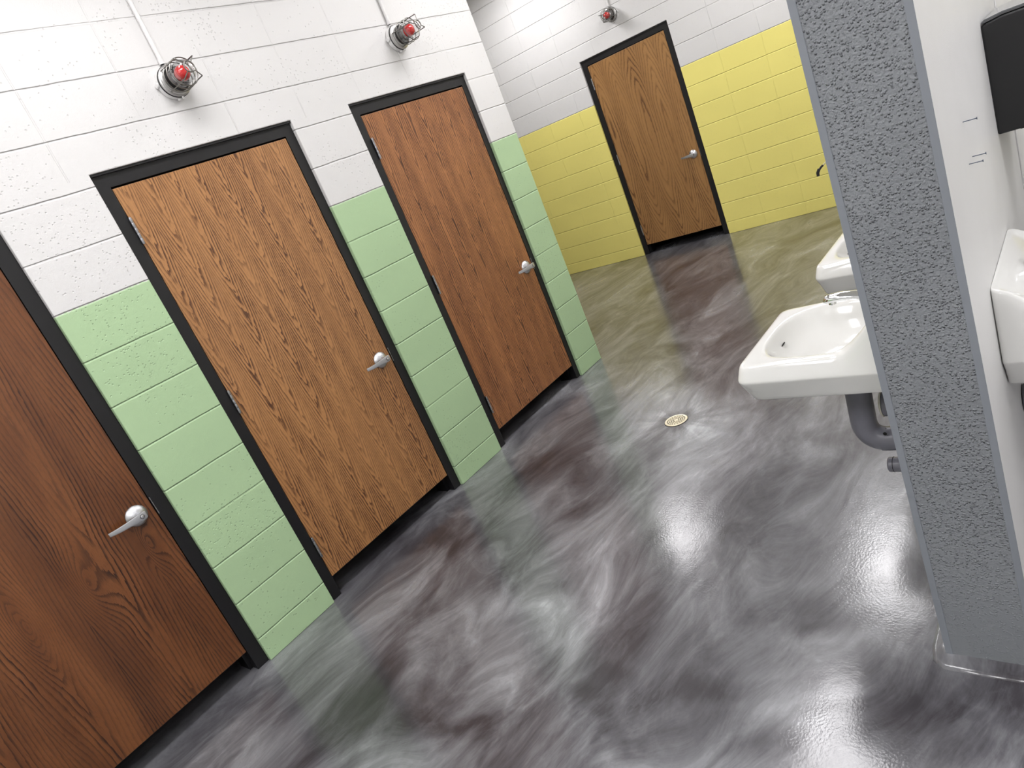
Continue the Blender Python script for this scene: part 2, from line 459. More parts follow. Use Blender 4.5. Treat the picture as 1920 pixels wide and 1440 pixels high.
    t.bsdf.inputs['Specular IOR Level'].default_value = .2
    t.set(Coat_Weight=.85, Coat_Roughness=.135, Coat_Normal=nb)
    t.bsdf.inputs['Coat IOR'].default_value = 1.5
    return t.mat
M['floor'] = floor_mat()

# ================================================================== the room
YB = 7.021; KB = 0.0597; AB = math.atan(KB)
CZ = 3.38
XL = 2.6055; XR = 2.8101; YC = 1.5809
def struct(name, bm, mat, label, cat='room', **kw):
    o = mesh_obj(name, bm, mat, **kw); return tag(o, label, cat, kind='structure')

bm = bmesh.new(); box(bm, -5.1, 5.3, -2.8, 8.7, -.12, 0)
struct('floor', bm, M['floor'], 'glossy dark grey marbled floor with pale swirls', 'floor')
bm = bmesh.new(); box(bm, -5.1, 5.3, -2.8, 8.7, CZ, CZ+.1)
struct('ceiling', bm, M['ceiling'], 'white ceiling above the washroom', 'ceiling')

OPEN = [(-.150, .8838), (1.2776, 2.3114), (2.7074, 3.7297)]
pts = [(-2.6, 0)]
for a, b in OPEN: pts += [(a, 0), (a, HEADZ), (b, HEADZ), (b, 0)]
pts += [(4.0149, 0), (4.0149, CZ), (-2.6, CZ)]
bm = bmesh.new(); prism(bm, pts, -.2, 0, 'x')
struct('wall_left', bm, M['green_wall'], 'block wall painted green below and white above, with three doors', 'wall', bevel=.004, bseg=2)
bm = bmesh.new(); box(bm, -4.9, -.2, 3.815, 4.0149, 0, CZ)
struct('wall_alcove', bm, M['white_wall'], 'block wall closing the rooms behind the green wall', 'wall')
bm = bmesh.new(); box(bm, -5.0, -4.9, -2.6, 6.72, 0, CZ)
struct('wall_far_left', bm, M['white_wall'], 'white wall at the far left of the alcove', 'wall')
bm = bmesh.new(); box(bm, -5.0, 5.2, -2.7, -2.6, 0, CZ)
struct('wall_near', bm, M['white_wall'], 'white wall behind the viewpoint', 'wall')
bm = bmesh.new(); box(bm, 5.1, 5.2, -2.6, 7.3, 0, CZ)
struct('wall_right', bm, M['white_side'], 'white wall on the far right side', 'wall')
# yellow wall, its own slightly turned frame
YO = (-1.138, -.111)
bm = bmesh.new()
prism(bm, [(-5.0, 0), (YO[0], 0), (YO[0], HEADZ), (YO[1], HEADZ), (YO[1], 0), (5.2, 0), (5.2, CZ), (-5.0, CZ)], 0, .2, 'y')
o = struct('wall_back', bm, M['yellow_wall'], 'far block wall painted yellow below and white above', 'wall', bevel=.004)
o.location = (0, YB, 0); o.rotation_euler = (0, 0, AB)
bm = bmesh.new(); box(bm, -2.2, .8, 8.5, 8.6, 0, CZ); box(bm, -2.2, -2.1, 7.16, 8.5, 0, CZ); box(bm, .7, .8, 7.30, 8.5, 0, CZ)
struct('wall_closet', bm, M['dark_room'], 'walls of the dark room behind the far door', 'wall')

# dividing wall with the grey end
bm = bmesh.new(); box(bm, XL, XR, YC+.002, 7.17, 0, CZ)
struct('wall_divider', bm, M['white_side'], 'white dividing wall carrying sinks on both sides', 'wall')
bm = bmesh.new(); box(bm, XL+.0135, XR-.0125, YC+.0002, YC+.0019, .012, CZ)
struct('wall_divider_end', bm, M['stucco'], 'grey stippled end face of the dividing wall', 'wall')
def strip(x0, x1, z0, z1):
    b = bmesh.new(); box(b, x0, x1, YC-.0012, YC+.0018, z0, z1); return b
struct('trim_1', strip(XL-.001, XL+.0150, .205, CZ), M['bead'], 'smooth grey corner strip on the left edge of the divider end', 'trim', bevel=.0008)
struct('trim_2', strip(XL-.0008, XL+.0165, .012, .205), M['bead'], 'lower length of the left grey corner strip, slightly wider', 'trim', bevel=.0008)
struct('trim_3', strip(XR-.0140, XR+.001, .012, CZ), M['bead'], 'smooth grey corner strip on the right edge of the divider end', 'trim', bevel=.0008)
# raised epoxy lip round the foot of the divider
def lip():
    b = bmesh.new()
    path = [(XL-.040, 2.2), (XL-.040, YC+.03), (XL-.030, YC-.022), (XL, YC-.045), (XL+.10, YC-.047), (XR, YC-.045), (XR+.03, YC-.022), (XR+.04, YC+.03), (XR+.04, 2.2)]
    inner = [(XL, 2.2), (XL, YC+.03), (XL, YC+.004), (XL+.004, YC), (XL+.10, YC), (XR-.004, YC), (XR, YC+.004), (XR, YC+.03), (XR, 2.2)]
    prof = [(0, .0002), (.10, .006), (.28, .0085), (.6, .010), (1, .016)]
    rows = [[b.verts.new((a[0]*(1-s)+c[0]*s, a[1]*(1-s)+c[1]*s, z)) for (s, z) in prof] for a, c in zip(path, inner)]
    for r, q in zip(rows, rows[1:]):
        for i in range(len(prof)-1): b.faces.new((r[i], r[i+1], q[i+1], q[i]))
    return b
struct('trim_4', lip(), M['floor'], 'raised rounded lip of floor coating at the foot of the divider', 'trim', smooth=True)
bm = bmesh.new(); box(bm, XR+.0002, XR+.004, 2.805, 7.17, .0, 2.4)
struct('trim_5', bm, M['white_side'], 'white wall panel beyond the dispenser', 'panel', bevel=.001)

# ================================================================== doors (local frame: X along the wall, -Y towards the room, Z up)
def door(n, ow, px0, px1, wmat, label):
    """ow: masonry opening width; px0..px1: panel span inside it"""
    root = thing('door_%d' % n, label, 'door', kind='structure')
    # frame: jambs and head, set back 22 mm
    b = bmesh.new(); f = .020; g = .0035; zt = 2.140
    prism(b, [(.001, .0005), (px0-g, .0005), (px0-g, zt+g), (px1+g, zt+g), (px1+g, .0005), (ow-.001, .0005), (ow-.001, HEADZ-.001), (.001, HEADZ-.001)], f, .165, 'y')
    mesh_obj('door_frame', b, M['black_frame'], root, bevel=.0015)
    b = bmesh.new()     # stops inside the rebate
    box(b, px0-g, px0+.013, f+.050, .16, .001, zt+g); box(b, px1-.013, px1+g, f+.050, .16, .001, zt+g)
    box(b, px0+.013, px1-.013, f+.050, .16, zt-.013, zt+g)
    mesh_obj('door_stop', b, M['black_frame'], root)
    b = bmesh.new(); box(b, .0015, ow-.0015, .007, f, HEADZ-.010, HEADZ-.0012)
    mesh_obj('head_flashing', b, M['black_frame'], root)
    # panel, own origin so the grain sits on it
    w = px1-px0
    b = bmesh.new(); box(b, 0, w, 0, .044, 0, 2.028)
    p = mesh_obj('door_panel', b, wmat, root, loc=(px0, f+.002, .108), bevel=.0012)
    # three hinges
    for zc in (1.951, 1.118, .290):
        b = bmesh.new()
        for k in range(5):
            z0 = zc-.0572+k*.02286
            lathe(b, [(0, z0+.0006), (.0062, z0+.0006), (.0066, z0+.002), (.0066, z0+.0208), (.0062, z0+.0222), (0, z0+.0222)], 14, Matrix.Translation((px0-.001, f-.0075, 0)), cap=False)
        lathe(b, [(0, zc-.0610), (.0045, zc-.0600), (.0045, zc+.0600), (0, zc+.0612)], 12, Matrix.Translation((px0-.001, f-.0075, 0)), cap=False)
        box(b, px0-.002, px0-.0005, f-.007, f+.030, zc-.0565, zc+.0565)
        mesh_obj('hinge', b, M['hinge'], root, smooth='auto')
    # lever set
    hx = px1-.070; hz = .912
    Mr = Matrix.Translation((hx, f+.002, hz)) @ Matrix.Rotation(PI/2, 4, 'X')      # local +Z -> -Y
    b = bmesh.new()
    lathe(b, [(.0445, -.001), (.0445, .003), (.0430, .006), (.030, .017), (.0215, .021), (.0165, .023), (.0150, .030), (.0138, .046), (.0138, .052)], 40, Mr)
    hd = mesh_obj('door_handle', b, M['satin'], root, smooth='auto')
    b = bmesh.new()
    # lever blade: swept flat bar, curving back towards the door at its tip
    secs = [(.019, .061, .0150, .0075), (.009, .0625, .0188, .0080), (-.010, .0630, .0182, .0078), (-.035, .0615, .0150, .0062), (-.065, .0580, .0128, .0048),
            (-.092, .0520, .0112, .0042), (-.112, .0430, .0100, .0036), (-.128, .0325, .0088, .0030)]
    rows = []
    for sx, sy, hh, th in secs:
        ring = []
        for k in range(16):
            a = 2*PI*k/16; c, s = math.cos(a), math.sin(a)
            cc = math.copysign(abs(c)**.45, c); ss = math.copysign(abs(s)**.45, s)
            ring.append(b.verts.new((hx+sx, f+.002-(sy+th*.5*cc), hz+.001*sx/.1+hh*ss*.92)))
        rows.append(ring)
    for r, q in zip(rows, rows[1:]):
        for k in range(16): b.faces.new((r[k], r[(k+1) % 16], q[(k+1) % 16], q[k]))
    b.faces.new(rows[0]); b.faces.new(rows[-1])
    lathe(b, [(.0135, .050), (.0160, .056), (.0172, .0645), (.0165, .0668), (.0150, .0672)], 28, Mr)
    lv = mesh_obj('lever', b, M['satin'], hd, smooth='auto')
    b = bmesh.new()
    lathe(b, [(0, .0672), (.0092, .0672), (.0092, .0686), (.0078, .0686)], 24, Mr, cap=False, mi=1)
    lathe(b, [(0, .0690), (.0060, .0694), (.0072, .0690), (.0072, .0684)], 24, Mr, cap=False)
    mesh_obj('lock_cylinder', b, [M['chrome_dark'], M['rubber']], hd, smooth='auto')
    # latch plate on the jamb edge
    b = bmesh.new(); box(b, px1+.0045, px1+.0080, f-.0030, f+.010, .868, .950)
    mesh_obj('strike_plate', b, M['hinge'], root, bevel=.0012)
    return root

def place(r, x, y, rz): r.location = (x, y, 0); r.rotation_euler = (0, 0, rz)
place(door(1, 1.0338, .062, .969, M['wood1'], 'dark knotty oak door nearest the viewer in the green wall'), 0, OPEN[0][0], PI/2)
place(door(2, 1.0338, .064, .972, M['wood2'], 'oak door with zigzag grain, middle of the green wall'), 0, OPEN[1][0], PI/2)
place(door(3, 1.0223, .070, .972, M['wood3'], 'streaky oak door nearest the end of the green wall'), 0, OPEN[2][0], PI/2)
d4 = door(4, 1.027, .066, .962, M['wood4'], 'oak door with tall arched grain in the yellow wall')
place(d4, YO[0]*math.cos(AB), YB+YO[0]*math.sin(AB), AB)

# ================================================================== caged alarm lamps (local: +Z out of the wall, +X up the wall)
def caged_lamp(label, grp):
    root = thing('caged_lamp', label, 'lamp', group=grp)
    b = bmesh.new()
    lathe(b, [(0, .0005), (.067, .0005), (.069, .003), (.069, .026), (.066, .029)], 40)
    for a in (PI/2, -PI/2, PI):      # conduit hubs and lugs
        Mh = Matrix.Rotation(a, 4, 'Z') @ Matrix.Translation((.062, 0, .0145)) @ Matrix.Rotation(PI/2, 4, 'Y')
        lathe(b, [(.0125, 0), (.0125, .014), (.010, .016)], 18, Mh)
    mesh_obj('junction_box', b, M['box_white'], root, smooth='auto')
    b = bmesh.new(); lathe(b, [(.060, .0295), (.070, .0295), (.0705, .0335), (.060, .0335)], 40)
    mesh_obj('gasket', b, M['rubber'], root, smooth='auto')
    b = bmesh.new()
    lathe(b, [(.05, .034), (.068, .034), (.0685, .044), (.063, .0475), (.063, .052), (.058, .054), (.058, .060), (.050, .062)], 40)
    mesh_obj('collar', b, M['cast'], root, smooth='auto')
    b = bmesh.new(); lathe(b, [(.0470, .0625), (.0535, .0625), (.0535, .0665), (.0470, .0665)], 36)
    mesh_obj('seal', b, M['rubber'], root, smooth='auto')
    # ribbed glass jar
    b = bmesh.new(); prof = []
    for i in range(17):
        z = .0625 + i*.006
        prof.append((.0455 + .0013*math.cos(i*PI), z))
    prof += [(.0440, .166), (.0395, .175), (.029, .1815), (.014, .1845), (0, .185)]
    lathe(b, prof, 40, cap=False)
    mesh_obj('glass_jar', b, M['glass'], root, smooth=True)
    b = bmesh.new()
    lathe(b, [(0, .058), (.024, .058), (.024, .078), (.020, .082), (.020, .098), (.017, .100), (0, .100)], 28)
    mesh_obj('lamp_socket', b, M['cast'], root, smooth='auto')
    b = bmesh.new()
    lathe(b, [(.018, .096), (.0265, .103), (.0315, .114), (.0325, .126), (.0295, .141), (.021, .152), (.010, .1565), (0, .158)], 28)
    mesh_obj('red_globe', b, M['red'], root, smooth=True)
    # wire cage
    b = bmesh.new(); R0, R1, wr = .0625, .0600, .0026
    for k in range(4):
        a = PI/4 + k*PI/2; ca, sa = math.cos(a), math.sin(a)
        path = [(R0*ca, R0*sa, .050), (R1*ca, R1*sa, .192), (.0235*ca, .0235*sa, .199)]
        tube(b, bend(path, .004, 3), wr, 8)
    for zz, rr in ((.082, R0-.001), (.112, R0-.002), (.143, R0-.003)):
        tube(b, [(rr*math.cos(2*PI*i/40), rr*math.sin(2*PI*i/40), zz) for i in range(40)], wr, 8, closed=True)
    tube(b, [(.0225*math.cos(2*PI*i/28), .0225*math.sin(2*PI*i/28), .199) for i in range(28)], wr*1.15, 8, closed=True)
    tube(b, [(-.0225, 0, .199), (.0225, 0, .199)], wr*.9, 8)
    mesh_obj('wire_guard', b, M['galv'], root, smooth='auto')
    b = bmesh.new(); Ms = Matrix.Translation((-.069, 0, .040)) @ Matrix.Rotation(-PI/2, 4, 'Y')
    lathe(b, [(0, 0), (.0045, 0), (.0045, .012), (0, .013)], 12, Ms)
    mesh_obj('clamp_screw', b, M['cast'], root, smooth='auto')
    return root
GRP = 'caged red alarm lamps on the block walls'
l1 = caged_lamp('caged red lamp on the white wall above the zigzag grained door', GRP)
def orient(o, loc, out, up):
    z = Vector(out).normalized(); x = Vector(up).normalized(); y = z.cross(x)
    o.rotation_euler = Matrix((x, y, z)).transposed().to_euler(); o.location = loc
orient(l1, (.0003, 1.80, 2.480), (1, 0, 0), (0, 0, 1))
l2 = copy_tree(l1); l2['label'] = 'caged red lamp above the third green-wall door, its cage askew'
orient(l2, (.0003, 3.244, 2.480), (1, .05, 0), (0, 0, 1))
for ch in [x for x in bpy.data.objects if x.parent == l2]:
    if ch.name.startswith('wire_guard'): ch.rotation_euler = (0, 0, math.radians(28)); ch.scale = (1, 1, 1.02)
l3 = copy_tree(l1); l3['label'] = 'small distant caged red lamp above the yellow wall door'
orient(l3, (-.62+.0597*.0, YB-.62*KB-.0006, 2.484), (math.sin(AB), -math.cos(AB), 0), (0, 0, 1))
for ch in [x for x in bpy.data.objects if x.parent == l3]:
    if ch.name.startswith('wire_guard'): ch.rotation_euler = (0, 0, math.radians(20))

def conduit(loc, out, label, z1=CZ-.002):
    b = bmesh.new()
    ox, oy = out
    base = Vector((loc[0], loc[1], 0))
    off = Vector((ox, oy, 0))*.0125
    p0 = base + off + Vector((0, 0, loc[2])); p1 = base + off + Vector((0, 0, z1))
    tube(b, [p0, p1], .0098, 16)
    tube(b, [p0, p0+Vector((0, 0, .022))], .0125, 16)
    o = mesh_obj('conduit', b, M['conduit'], smooth='auto')
    return tag(o, label, 'pipe', 'painted conduits feeding the caged lamps')
conduit((0, 1.80, 2.5605), (1, 0), 'white painted conduit rising from the lamp over the zigzag grained door')
conduit((0, 3.238, 2.5605), (1, 0), 'white painted conduit rising from the lamp over the third green-wall door')
conduit((-.625, YB-.625*KB, 2.565), (math.sin(AB), -math.cos(AB)), 'white painted conduit rising from the lamp on the far wall')

# ================================================================== sinks (local: wall plane at X=0, sink projects along -X, centre line y=0)
def rrect(d0, d1, y0, y1, r, n=10):
    """rounded rectangle outline, d = distance from the wall, counter clockwise, 4*n+... points"""
    out = [(d1, (y0+y1)/2)]
    cs = [(d1-r[0], y1-r[0], r[0], 0), (d0+r[1], y1-r[1], r[1], PI/2), (d0+r[1], y0+r[1], r[1], PI), (d1-r[0], y0+r[0], r[0], 3*PI/2)]
    for cx, cy, rr, a0 in cs:
        for i in range(n): 
            a = a0 + PI/2*i/(n-1); out.append((cx+rr*math.cos(a), cy+rr*math.sin(a)))
    return rrect_resample(out)
def rrect_resample(out):
    # start every ring on the same bearing so the rings do not twist
    L = [0]
    for a, b_ in zip(out, out[1:]+out[:1]): L.append(L[-1]+math.dist(a, b_))
    N = 128; res = []; j = 0
    for k in range(N):
        s = L[-1]*k/N
        while L[j+1] < s: j += 1
        t = (s-L[j])/max(1e-9, L[j+1]-L[j]); a = out[j]; b_ = out[(j+1) % len(out)]
        res.append((a[0]*(1-t)+b_[0]*t, a[1]*(1-t)+b_[1]*t))
    return res
def ss(x, a, b):
    t = min(1, max(0, (x-a)/(b-a))); return t*t*(3-2*t)
def sink(label, grp):
    root = thing('wall_sink', label, 'sink', group=grp)
    HY = .225; D = .463
    zt = lambda d: .818 + .132*(1-ss(d, .0, .175)) - .006*ss(d, .30, .445)
    rings = []
    def ring(pts, zf):
        rings.append([(p[0], p[1], zf(p[0], p[1])) for p in pts])
    inset = .0
    bot = lambda d, y: .690 + .004*(1-ss(d, .0, .2))
    ring(rrect(.06, .36, -HY+.10, HY-.10, (.05, .03)), lambda d, y: .6835)
    ring(rrect(.0, D-.010, -HY+.026, HY-.026, (.040, .004)), lambda d, y: .683)
    ring(rrect(.0, D-.003, -HY+.018, HY-.018, (.040, .004)), lambda d, y: .685)
    ring(rrect(.0, D-.001, -HY+.014, HY-.014, (.040, .004)), lambda d, y: .693)
    ring(rrect(.0, D+.0055, -HY-.020, HY+.020, (.036, .004)), lambda d, y: .756)
    ring(rrect(.0, D+.0065, -HY-.0225, HY+.0225, (.035, .004)), lambda d, y: .762)
    ring(rrect(.0, D+.0065, -HY-.023, HY+.023, (.034, .004)), lambda d, y: .766)
    ring(rrect(.0, D+.006, -HY-.021, HY+.021, (.034, .004)), lambda d, y: .773)
    ring(rrect(.0, D+.000, -HY-.007, HY+.007, (.032, .004)), lambda d, y: zt(d)-.012)
    ring(rrect(.0, D-.004, -HY+.000, HY-.000, (.030, .004)), lambda d, y: zt(d)-.003)
    ring(rrect(.0, D-.010, -HY+.008, HY-.008, (.028, .004)), lambda d, y: zt(d))
    # bowl: D-shaped opening with big soft corners, sides falling in one smooth curve
    def bowl(d0, d1, hy, e):
        out = []; cx = (d0+d1)/2; hx = (d1-d0)/2
        for k in range(720):
            a = 2*PI*k/720; c, q = math.cos(a), math.sin(a)
            ex = e if c > 0 else e-.5
            out.append((cx+hx*math.copysign(abs(c)**(2/ex), c), hy*math.copysign(abs(q)**(2/ex), q)))
        return rrect_resample(out)
    for (d0, d1, hy, e, f) in ((.058, D-.038, HY-.026, 2.9, 0), (.062, D-.042, HY-.031, 2.85, .004), (.068, D-.049, HY-.038, 2.8, .014), (.078, D-.060, HY-.049, 2.75, .034),
                            (.092, D-.080, HY-.066, 2.7, .058), (.112, D-.110, HY-.092, 2.6, .080), (.138, D-.146, HY-.122, 2.5, .094), (.168, D-.188, HY-.158, 2.4, .102), (.198, D-.222, HY-.200, 2.3, .105)):
        wz = min(1, f/.06)
        ring(bowl(d0, d1, hy, e), lambda d, y, f=f, wz=wz: (zt(d)*(1-wz)+.818*wz)-f-(.0006 if f == 0 else 0))
    b = bmesh.new()
    V = [[b.verts.new((-p[0], p[1], p[2])) for p in r] for r in rings]
    for r, q in zip(V, V[1:]):
        n = len(r)
        for k in range(n): b.faces.new((r[k], r[(k+1) % n], q[(k+1) % n], q[k]))
    b.faces.new(V[0]); b.faces.new(V[-1])
    body = mesh_obj('basin', b, M['china'], root, smooth=True)
    body.data.materials[0] = M['china']
    sub = body.modifiers.new('soft', 'SUBSURF'); sub.levels = 1; sub.render_levels = 1
    # overflow slot at the front wall of the bowl
    b = bmesh.new(); Mo = Matrix.Translation((-(D-.0665), 0.0, .775)) @ Matrix.Rotation(PI/2+.62, 4, 'Y') @ Matrix.Diagonal((.62, 1, 1, 1))
    lathe(b, [(0, .0), (.0115, .0), (.0135, .0012), (.0135, .003), (0, .003)], 20, Mo, cap=False)
    mesh_obj('overflow_hole', b, M['hole'], root)
    b = bmesh.new(); lathe(b, [(0, .7168), (.020, .7168), (.022, .7185), (.017, .7195), (0, .7175)], 24, Matrix.Translation((-.220, 0, 0)), cap=False)
    mesh_obj('drain_ring', b, M['chrome_dark'], root, smooth='auto')
    # faucet: body on the back ledge, flat arched spout, lever
    fa_b = bmesh.new()
    lathe(fa_b, [(.030, .880), (.030, .892), (.026, .899), (.0225, .904), (.0215, .930), (.018, .940), (0, .943)], 28, Matrix.Translation((-.070, 0, 0)))
    fa = mesh_obj('faucet', fa_b, M['chrome_dark'], root, smooth='auto')
    b = bmesh.new()
    sp = [(-.060, .884, .024), (-.085, .890, .0235), (-.115, .898, .0225), (-.150, .9040, .0215), (-.185, .9065, .0205), (-.215, .9050, .019), (-.232, .9020, .0165), (-.2395, .9000, .009)]
    rows = []
    for d, z, hw in sp:
        rows.append([b.verts.new((d, hw*math.cos(2*PI*k/20), z + (.0150 if hw > .012 else .007)*math.sin(2*PI*k/20)*(1 if math.sin(2*PI*k/20) > 0 else .75))) for k in range(20)])
    for r, q in zip(rows, rows[1:]):
        for k in range(20): b.faces.new((r[k], r[(k+1) % 20], q[(k+1) % 20], q[k]))
    b.faces.new(rows[0]); b.faces.new(rows[-1])
    mesh_obj('spout', b, M['chrome_dark'], fa, smooth=True)
    b = bmesh.new(); lathe(b, [(.0100, .901), (.0112, .899), (.0112, .888), (.0095, .8865), (0, .889)], 20, Matrix.Translation((-.216, 0, 0)), cap=False)
    mesh_obj('aerator', b, M['chrome_dark'], fa, smooth='auto')
    b = bmesh.new(); tube(b, [(-.064, 0, .935), (-.070, 0, .945), (-.090, 0, .950), (-.112, 0, .952)], [.010, .011, .0085, .007], 14, flat=(.6, 1.2))
    mesh_obj('faucet_lever', b, M['chrome_dark'], fa, smooth=True)
    # trap and supply covers
    b = bmesh.new()
    tube(b, bend([(-.204, 0, .681), (-.210, 0, .560), (-.218, 0, .412), (-.100, 0, .412), (-.002, 0, .430)], .072, 10), .0385, 28)
    tc = mesh_obj('trap_cover', b, M['pvc'], root, smooth='auto')
    b = bmesh.new(); lathe(b, [(0, 0), (.0055, 0), (.0055, .0012), (0, .0012)], 14, Matrix.Translation((-.150, -.0375, .452)) @ Matrix.Rotation(PI/2, 4, 'X'), cap=False)
    mesh_obj('rivet_hole', b, M['hole'], tc)
    b = bmesh.new(); tube(b, [(-.001, .005, .535), (-.062, .005, .535), (-.146, .005, .535)], .040, 26)
    vc = mesh_obj('valve_cover', b, M['pvc'], root, smooth='auto', bevel=.004)
    b = bmesh.new(); lathe(b, [(0, 0), (.040, 0), (.042, .003), (.036, .0065), (0, .0085)], 28, Matrix.Translation((-.146, .005, .535)) @ Matrix.Rotation(-PI/2, 4, 'Y'), cap=False)
    mesh_obj('valve_cap', b, M['cream'], vc, smooth='auto')
    b = bmesh.new(); tube(b, [(-.001, -.005, .318), (-.172, -.005, .318)], .024, 24)
    mesh_obj('supply_cover', b, M['pvc'], root, smooth='auto', bevel=.006, bseg=3)
    b = bmesh.new()
    tube(b, [(-.155, -.005+.0243*math.cos(a), .318+.0243*math.sin(a)) for a in [2*PI*i/28 for i in range(28)]], .0009, 5, closed=True)
    mesh_obj('cover_seam', b, M['hole'], root)
    return root
YS = 2.052
def lower_supply(): pass
GS = 'wall-hung sinks on the left of the divider'
s1 = sink('white wall-hung sink left of the divider, nearest the viewer, bowl in view', GS)
s1.location = (XL-.0005, YS, 0)
# maker's mark on the near side of the nearest sink
cu = bpy.data.curves.new('maker_mark', 'FONT'); cu.body = 'KOHLER'; cu.size = .0125; cu.extrude = .0003; cu.space_character = 1.05
tmp = bpy.data.objects.new('maker_mark_text', cu); COL.objects.link(tmp)
bpy.context.view_layer.update()
me = bpy.data.meshes.new_from_object(tmp.evaluated_get(bpy.context.evaluated_depsgraph_get()))
bpy.data.objects.remove(tmp)
me.materials.clear(); me.materials.append(M['print'])
mk = bpy.data.objects.new('maker_mark', me); link(mk, s1)
mk.location = (-.112, -.2215, .716); mk.rotation_euler = (PI/2+.55, 0, 0)
s2 = copy_tree(s1); s2.location = (XL-.0005, YS+.858, 0)
s2['label'] = 'white wall-hung sink left of the divider, farther one, mostly hidden'
s3 = copy_tree(s1); s3.location = (XR+.0010, YS, 0); s3.rotation_euler = (0, 0, PI)
s3['label'] = 'white sink on the right side of the divider, cut by the photo edge'
s3['group'] = 'wall-hung sink on the right of the divider'
for rt in (s2, s3):
    for ch in [x for x in bpy.data.objects if x.parent == rt]:
        if ch.name.startswith('maker_mark'): bpy.data.objects.remove(ch)
# turned sink: mirror its under-sink parts back to the viewer's side is not needed

# ================================================================== towel dispenser
root = thing('towel_dispenser', 'black wall dispenser with lid greyed for its gloss, right side of the divider', 'dispenser', (XR-.0004, 2.41, 1.180))
W = .295
def disp_profile(z0, top, grow=0):
    p = [(0, z0), (.030, z0-.002*0), (.205, z0+.004), (.226, z0+.020), (.236, .10), (.238, .20), (.232, .262)]
    return p
b = bmesh.new()
prism(b, [(0, 0), (.19, .004), (.222, .012), (.234, .035), (.240, .16), (.236, .262), (.20, .286), (.15, .2985), (.10, .3045), (.05, .3045), (.012, .2985), (0, .290)], 0, W, 'y')
body = mesh_obj('cover', b, M['blackplastic'], root, bevel=.006, bseg=4, angle=50)
b = bmesh.new()
prism(b, [(.002, .2992), (.012, .3002), (.05, .3062), (.10, .3062), (.15, .3002), (.20, .2880), (.2365, .264), (.2405, .262), (.240, .270), (.204, .2960), (.152, .3085), (.10, .3145), (.05, .3145), (.010, .3090), (.002, .3040)], .004, W-.004, 'y')
mesh_obj('lid', b, M['gloss_grey'], root, bevel=.002)
b = bmesh.new(); box(b, .05, .215, .02, W-.02, -.003, .003)
mesh_obj('tear_bar', b, M['blackplastic'], root)

# ================================================================== floor drain
root = thing('floor_drain', 'round pale brass drain grate set in the grey floor', 'drain', (1.131, 2.971, 0))
b = bmesh.new()
# slotted plate built from sectors: rings of bars between holes
def sector(b, r0, r1, a0, a1, z0, z1, n=4):
    lo0, lo1, hi0, hi1 = [], [], [], []
    for i in range(n+1):
        a = a0+(a1-a0)*i/n; c, s = math.cos(a), math.sin(a)
        lo0.append(b.verts.new((r0*c, r0*s, z0))); lo1.append(b.verts.new((r1*c, r1*s, z0)))
        hi0.append(b.verts.new((r0*c, r0*s, z1))); hi1.append(b.verts.new((r1*c, r1*s, z1)))
    for i in range(n):
        b.faces.new((hi0[i], hi1[i], hi1[i+1], hi0[i+1])); b.faces.new((lo0[i], lo0[i+1], lo1[i+1], lo1[i]))
        b.faces.new((hi1[i], lo1[i], lo1[i+1], hi1[i+1])); b.faces.new((hi0[i], hi0[i+1], lo0[i+1], lo0[i]))
    b.faces.new((lo0[0], lo1[0], hi1[0], hi0[0])); b.faces.new((lo0[-1], hi0[-1], hi1[-1], lo1[-1]))
zt0, zt1 = .0015, .0050
radii = [.010, .021, .032, .043, .054]
for k, r in enumerate(radii):
    for i in range(24): sector(b, r-.0017, r+.0017, 2*PI*i/24, 2*PI*(i+1)/24, zt0, zt1, 1)
counts = [6, 10, 16, 20]
for (r0, r1), c in zip(zip(radii, radii[1:]), counts):
    for i in range(c):
        a = 2*PI*i/c + .1*c; w = .0016/((r0+r1)/2)
        sector(b, r0+.0015, r1-.0015, a-w, a+w, zt0, zt1-.0004, 1)
lathe(b, [(.053, zt0), (.0625, zt0), (.0645, .0030), (.0625, .0055), (.056, .0052), (.053, .0045)], 40, cap=False)
lathe(b, [(0, zt0), (.0085, zt0), (.0085, zt1), (0, zt1)], 16, cap=False)
mesh_obj('grate', b, M['brass'], root, smooth='auto')
b = bmesh.new(); lathe(b, [(0, .0004), (.0665, .0004), (.0665, .0014), (0, .0014)], 40, cap=False)
mesh_obj('drain_body', b, M['hole'], root)

# ================================================================== screws left in the divider, cable stub
def screw(y, z, label):
    b = bmesh.new(); Ms = Matrix.Translation((XR-.002, y, z)) @ Matrix.Rotation(PI/2, 4, 'Y')
    pr = [(0, 0)]
    for i in range(16): pr += [(.00085, i*.0016), (.00125, i*.0016+.0008)]
    pr += [(.0010, .0262), (.0030, .0285), (.0030, .0292), (0, .0294)]
    lathe(b, pr, 10, Ms, cap=False)
    o = mesh_obj('screw', b, M['screwsteel'], smooth='auto')
    return tag(o, label, 'screw', 'loose screws sticking out of the white side of the divider')
screw(1.877, 1.334, 'single blued screw highest on the white side of the divider')
screw(1.921, 1.244, 'upper and farther screw of the close pair on the white divider side')
screw(1.861, 1.242, 'lower and nearer screw of the close pair on the white divider side')

root = thing('cable_stub', 'short cream cable with black plug poking out left of the divider', 'cable', (XL, 1.80, 1.39))
b = bmesh.new(); tube(b, [(.0, 0, 0.004), (-.030, 0, -.016), (-.056, 0, -.037), (-.074, 0, -.049)], .0018, 10)
mesh_obj('wire', b, M['wire'], root, smooth=True)
b = bmesh.new(); tube(b, [(-.074, 0, -.049), (-.080, 0, -.053), (-.086, 0, -.059)], .0026, 10); tube(b, [(-.085, 0, -.056), (-.090, 0, -.064), (-.0905, 0, -.072)], [.0036, .0040, .0036], 10)
mesh_obj('plug', b, M['blackplastic'], root, smooth='auto')

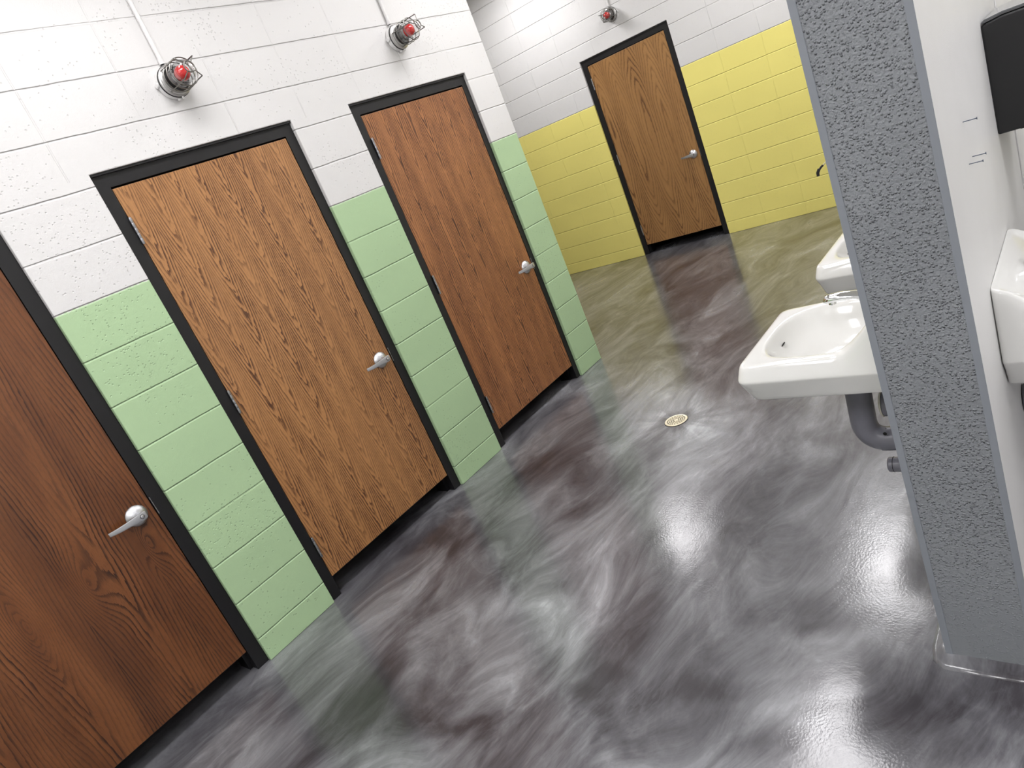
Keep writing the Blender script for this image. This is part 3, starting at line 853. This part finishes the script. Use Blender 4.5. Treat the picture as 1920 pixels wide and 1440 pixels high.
# ================================================================== ceiling lights
def troffer(x, y, label, first=[None]):
    if first[0] is None:
        r = thing('ceiling_light', label, 'light', (x, y, CZ), group='flat ceiling lights')
        b = bmesh.new(); w, l, f = .305, .61, .020
        for a in ((-w, w, -l, -l+f), (-w, w, l-f, l), (-w, -w+f, -l+f, l-f), (w-f, w, -l+f, l-f)):
            box(b, a[0], a[1], a[2], a[3], -.030, -.0005)
        mesh_obj('light_frame', b, M['box_white'], r, bevel=.002)
        b = bmesh.new(); fs = box(b, -w+f, w-f, -l+f, l-f, -.024, -.004)
        for q in fs[1:]: q.material_index = 1
        mesh_obj('diffuser', b, [M['diffuser'], M['box_white']], r)
        first[0] = r; return r
    r = copy_tree(first[0]); r.location = (x, y, CZ); r['label'] = label; return r
for x, y, lb in ((1.12, 3.75, 'lit ceiling panel over the floor drain'), (1.12, 5.90, 'lit ceiling panel before the yellow wall'),
                 (-1.40, 5.90, 'lit ceiling panel in the alcove past the green wall'), (1.12, 1.35, 'lit ceiling panel nearest above the green wall doors'),
                 (1.12, -1.1, 'lit ceiling panel behind the viewpoint on the left'), (3.35, 1.9, 'lit ceiling panel right of the divider, near one'),
                 (2.35, -1.1, 'unseen fill panel added on the ceiling behind the viewpoint, middle one'), (3.6, -1.1, 'unseen fill panel added on the ceiling behind the viewpoint on the right'),  # both panels added to brighten the green wall and divider end
                 (3.45, 4.0, 'lit ceiling panel right of the divider, far one')):
    troffer(x, y, lb)

# ================================================================== camera, world, view
cam = bpy.data.cameras.new('camera'); cam.sensor_width = 36; cam.sensor_fit = 'HORIZONTAL'
cam.lens = 1288.84/1920*36; cam.clip_start = .02; cam.clip_end = 60
co = bpy.data.objects.new('camera', cam); COL.objects.link(co)
Rr = Vector((0.7280337912827042, 0.5743468513974714, -0.3742893172939118))
Ru = Vector((0.0789278417239821, 0.4721211941824246, 0.8779931513426261))
Rf = Vector((-0.680982521472707, 0.6687505306865724, -0.29838822556378136))
mw = Matrix((Rr, Ru, -Rf)).transposed().to_4x4(); mw.translation = (3.076, 0, 1.6547)
co.matrix_world = mw
SC.camera = co
wd = bpy.data.worlds.new('world'); SC.world = wd; wd.use_nodes = True
wd.node_tree.nodes['Background'].inputs[0].default_value = (.5, .5, .5, 1)
wd.node_tree.nodes['Background'].inputs[1].default_value = .0
SC.view_settings.view_transform = 'Standard'; SC.view_settings.look = 'None'
SC.view_settings.gamma = 1; SC.view_settings.use_curve_mapping = False
SC.view_settings.exposure = 0.0
SC.cycles.use_denoising = True
SC.cycles.max_bounces = 5; SC.cycles.diffuse_bounces = 4; SC.cycles.glossy_bounces = 3; SC.cycles.transmission_bounces = 4
SC.cycles.transparent_max_bounces = 8
SC.cycles.use_adaptive_sampling = True; SC.cycles.adaptive_threshold = .07; SC.cycles.adaptive_min_samples = 10
SC.cycles.caustics_reflective = False; SC.cycles.caustics_refractive = False
SC.cycles.sample_clamp_indirect = 8
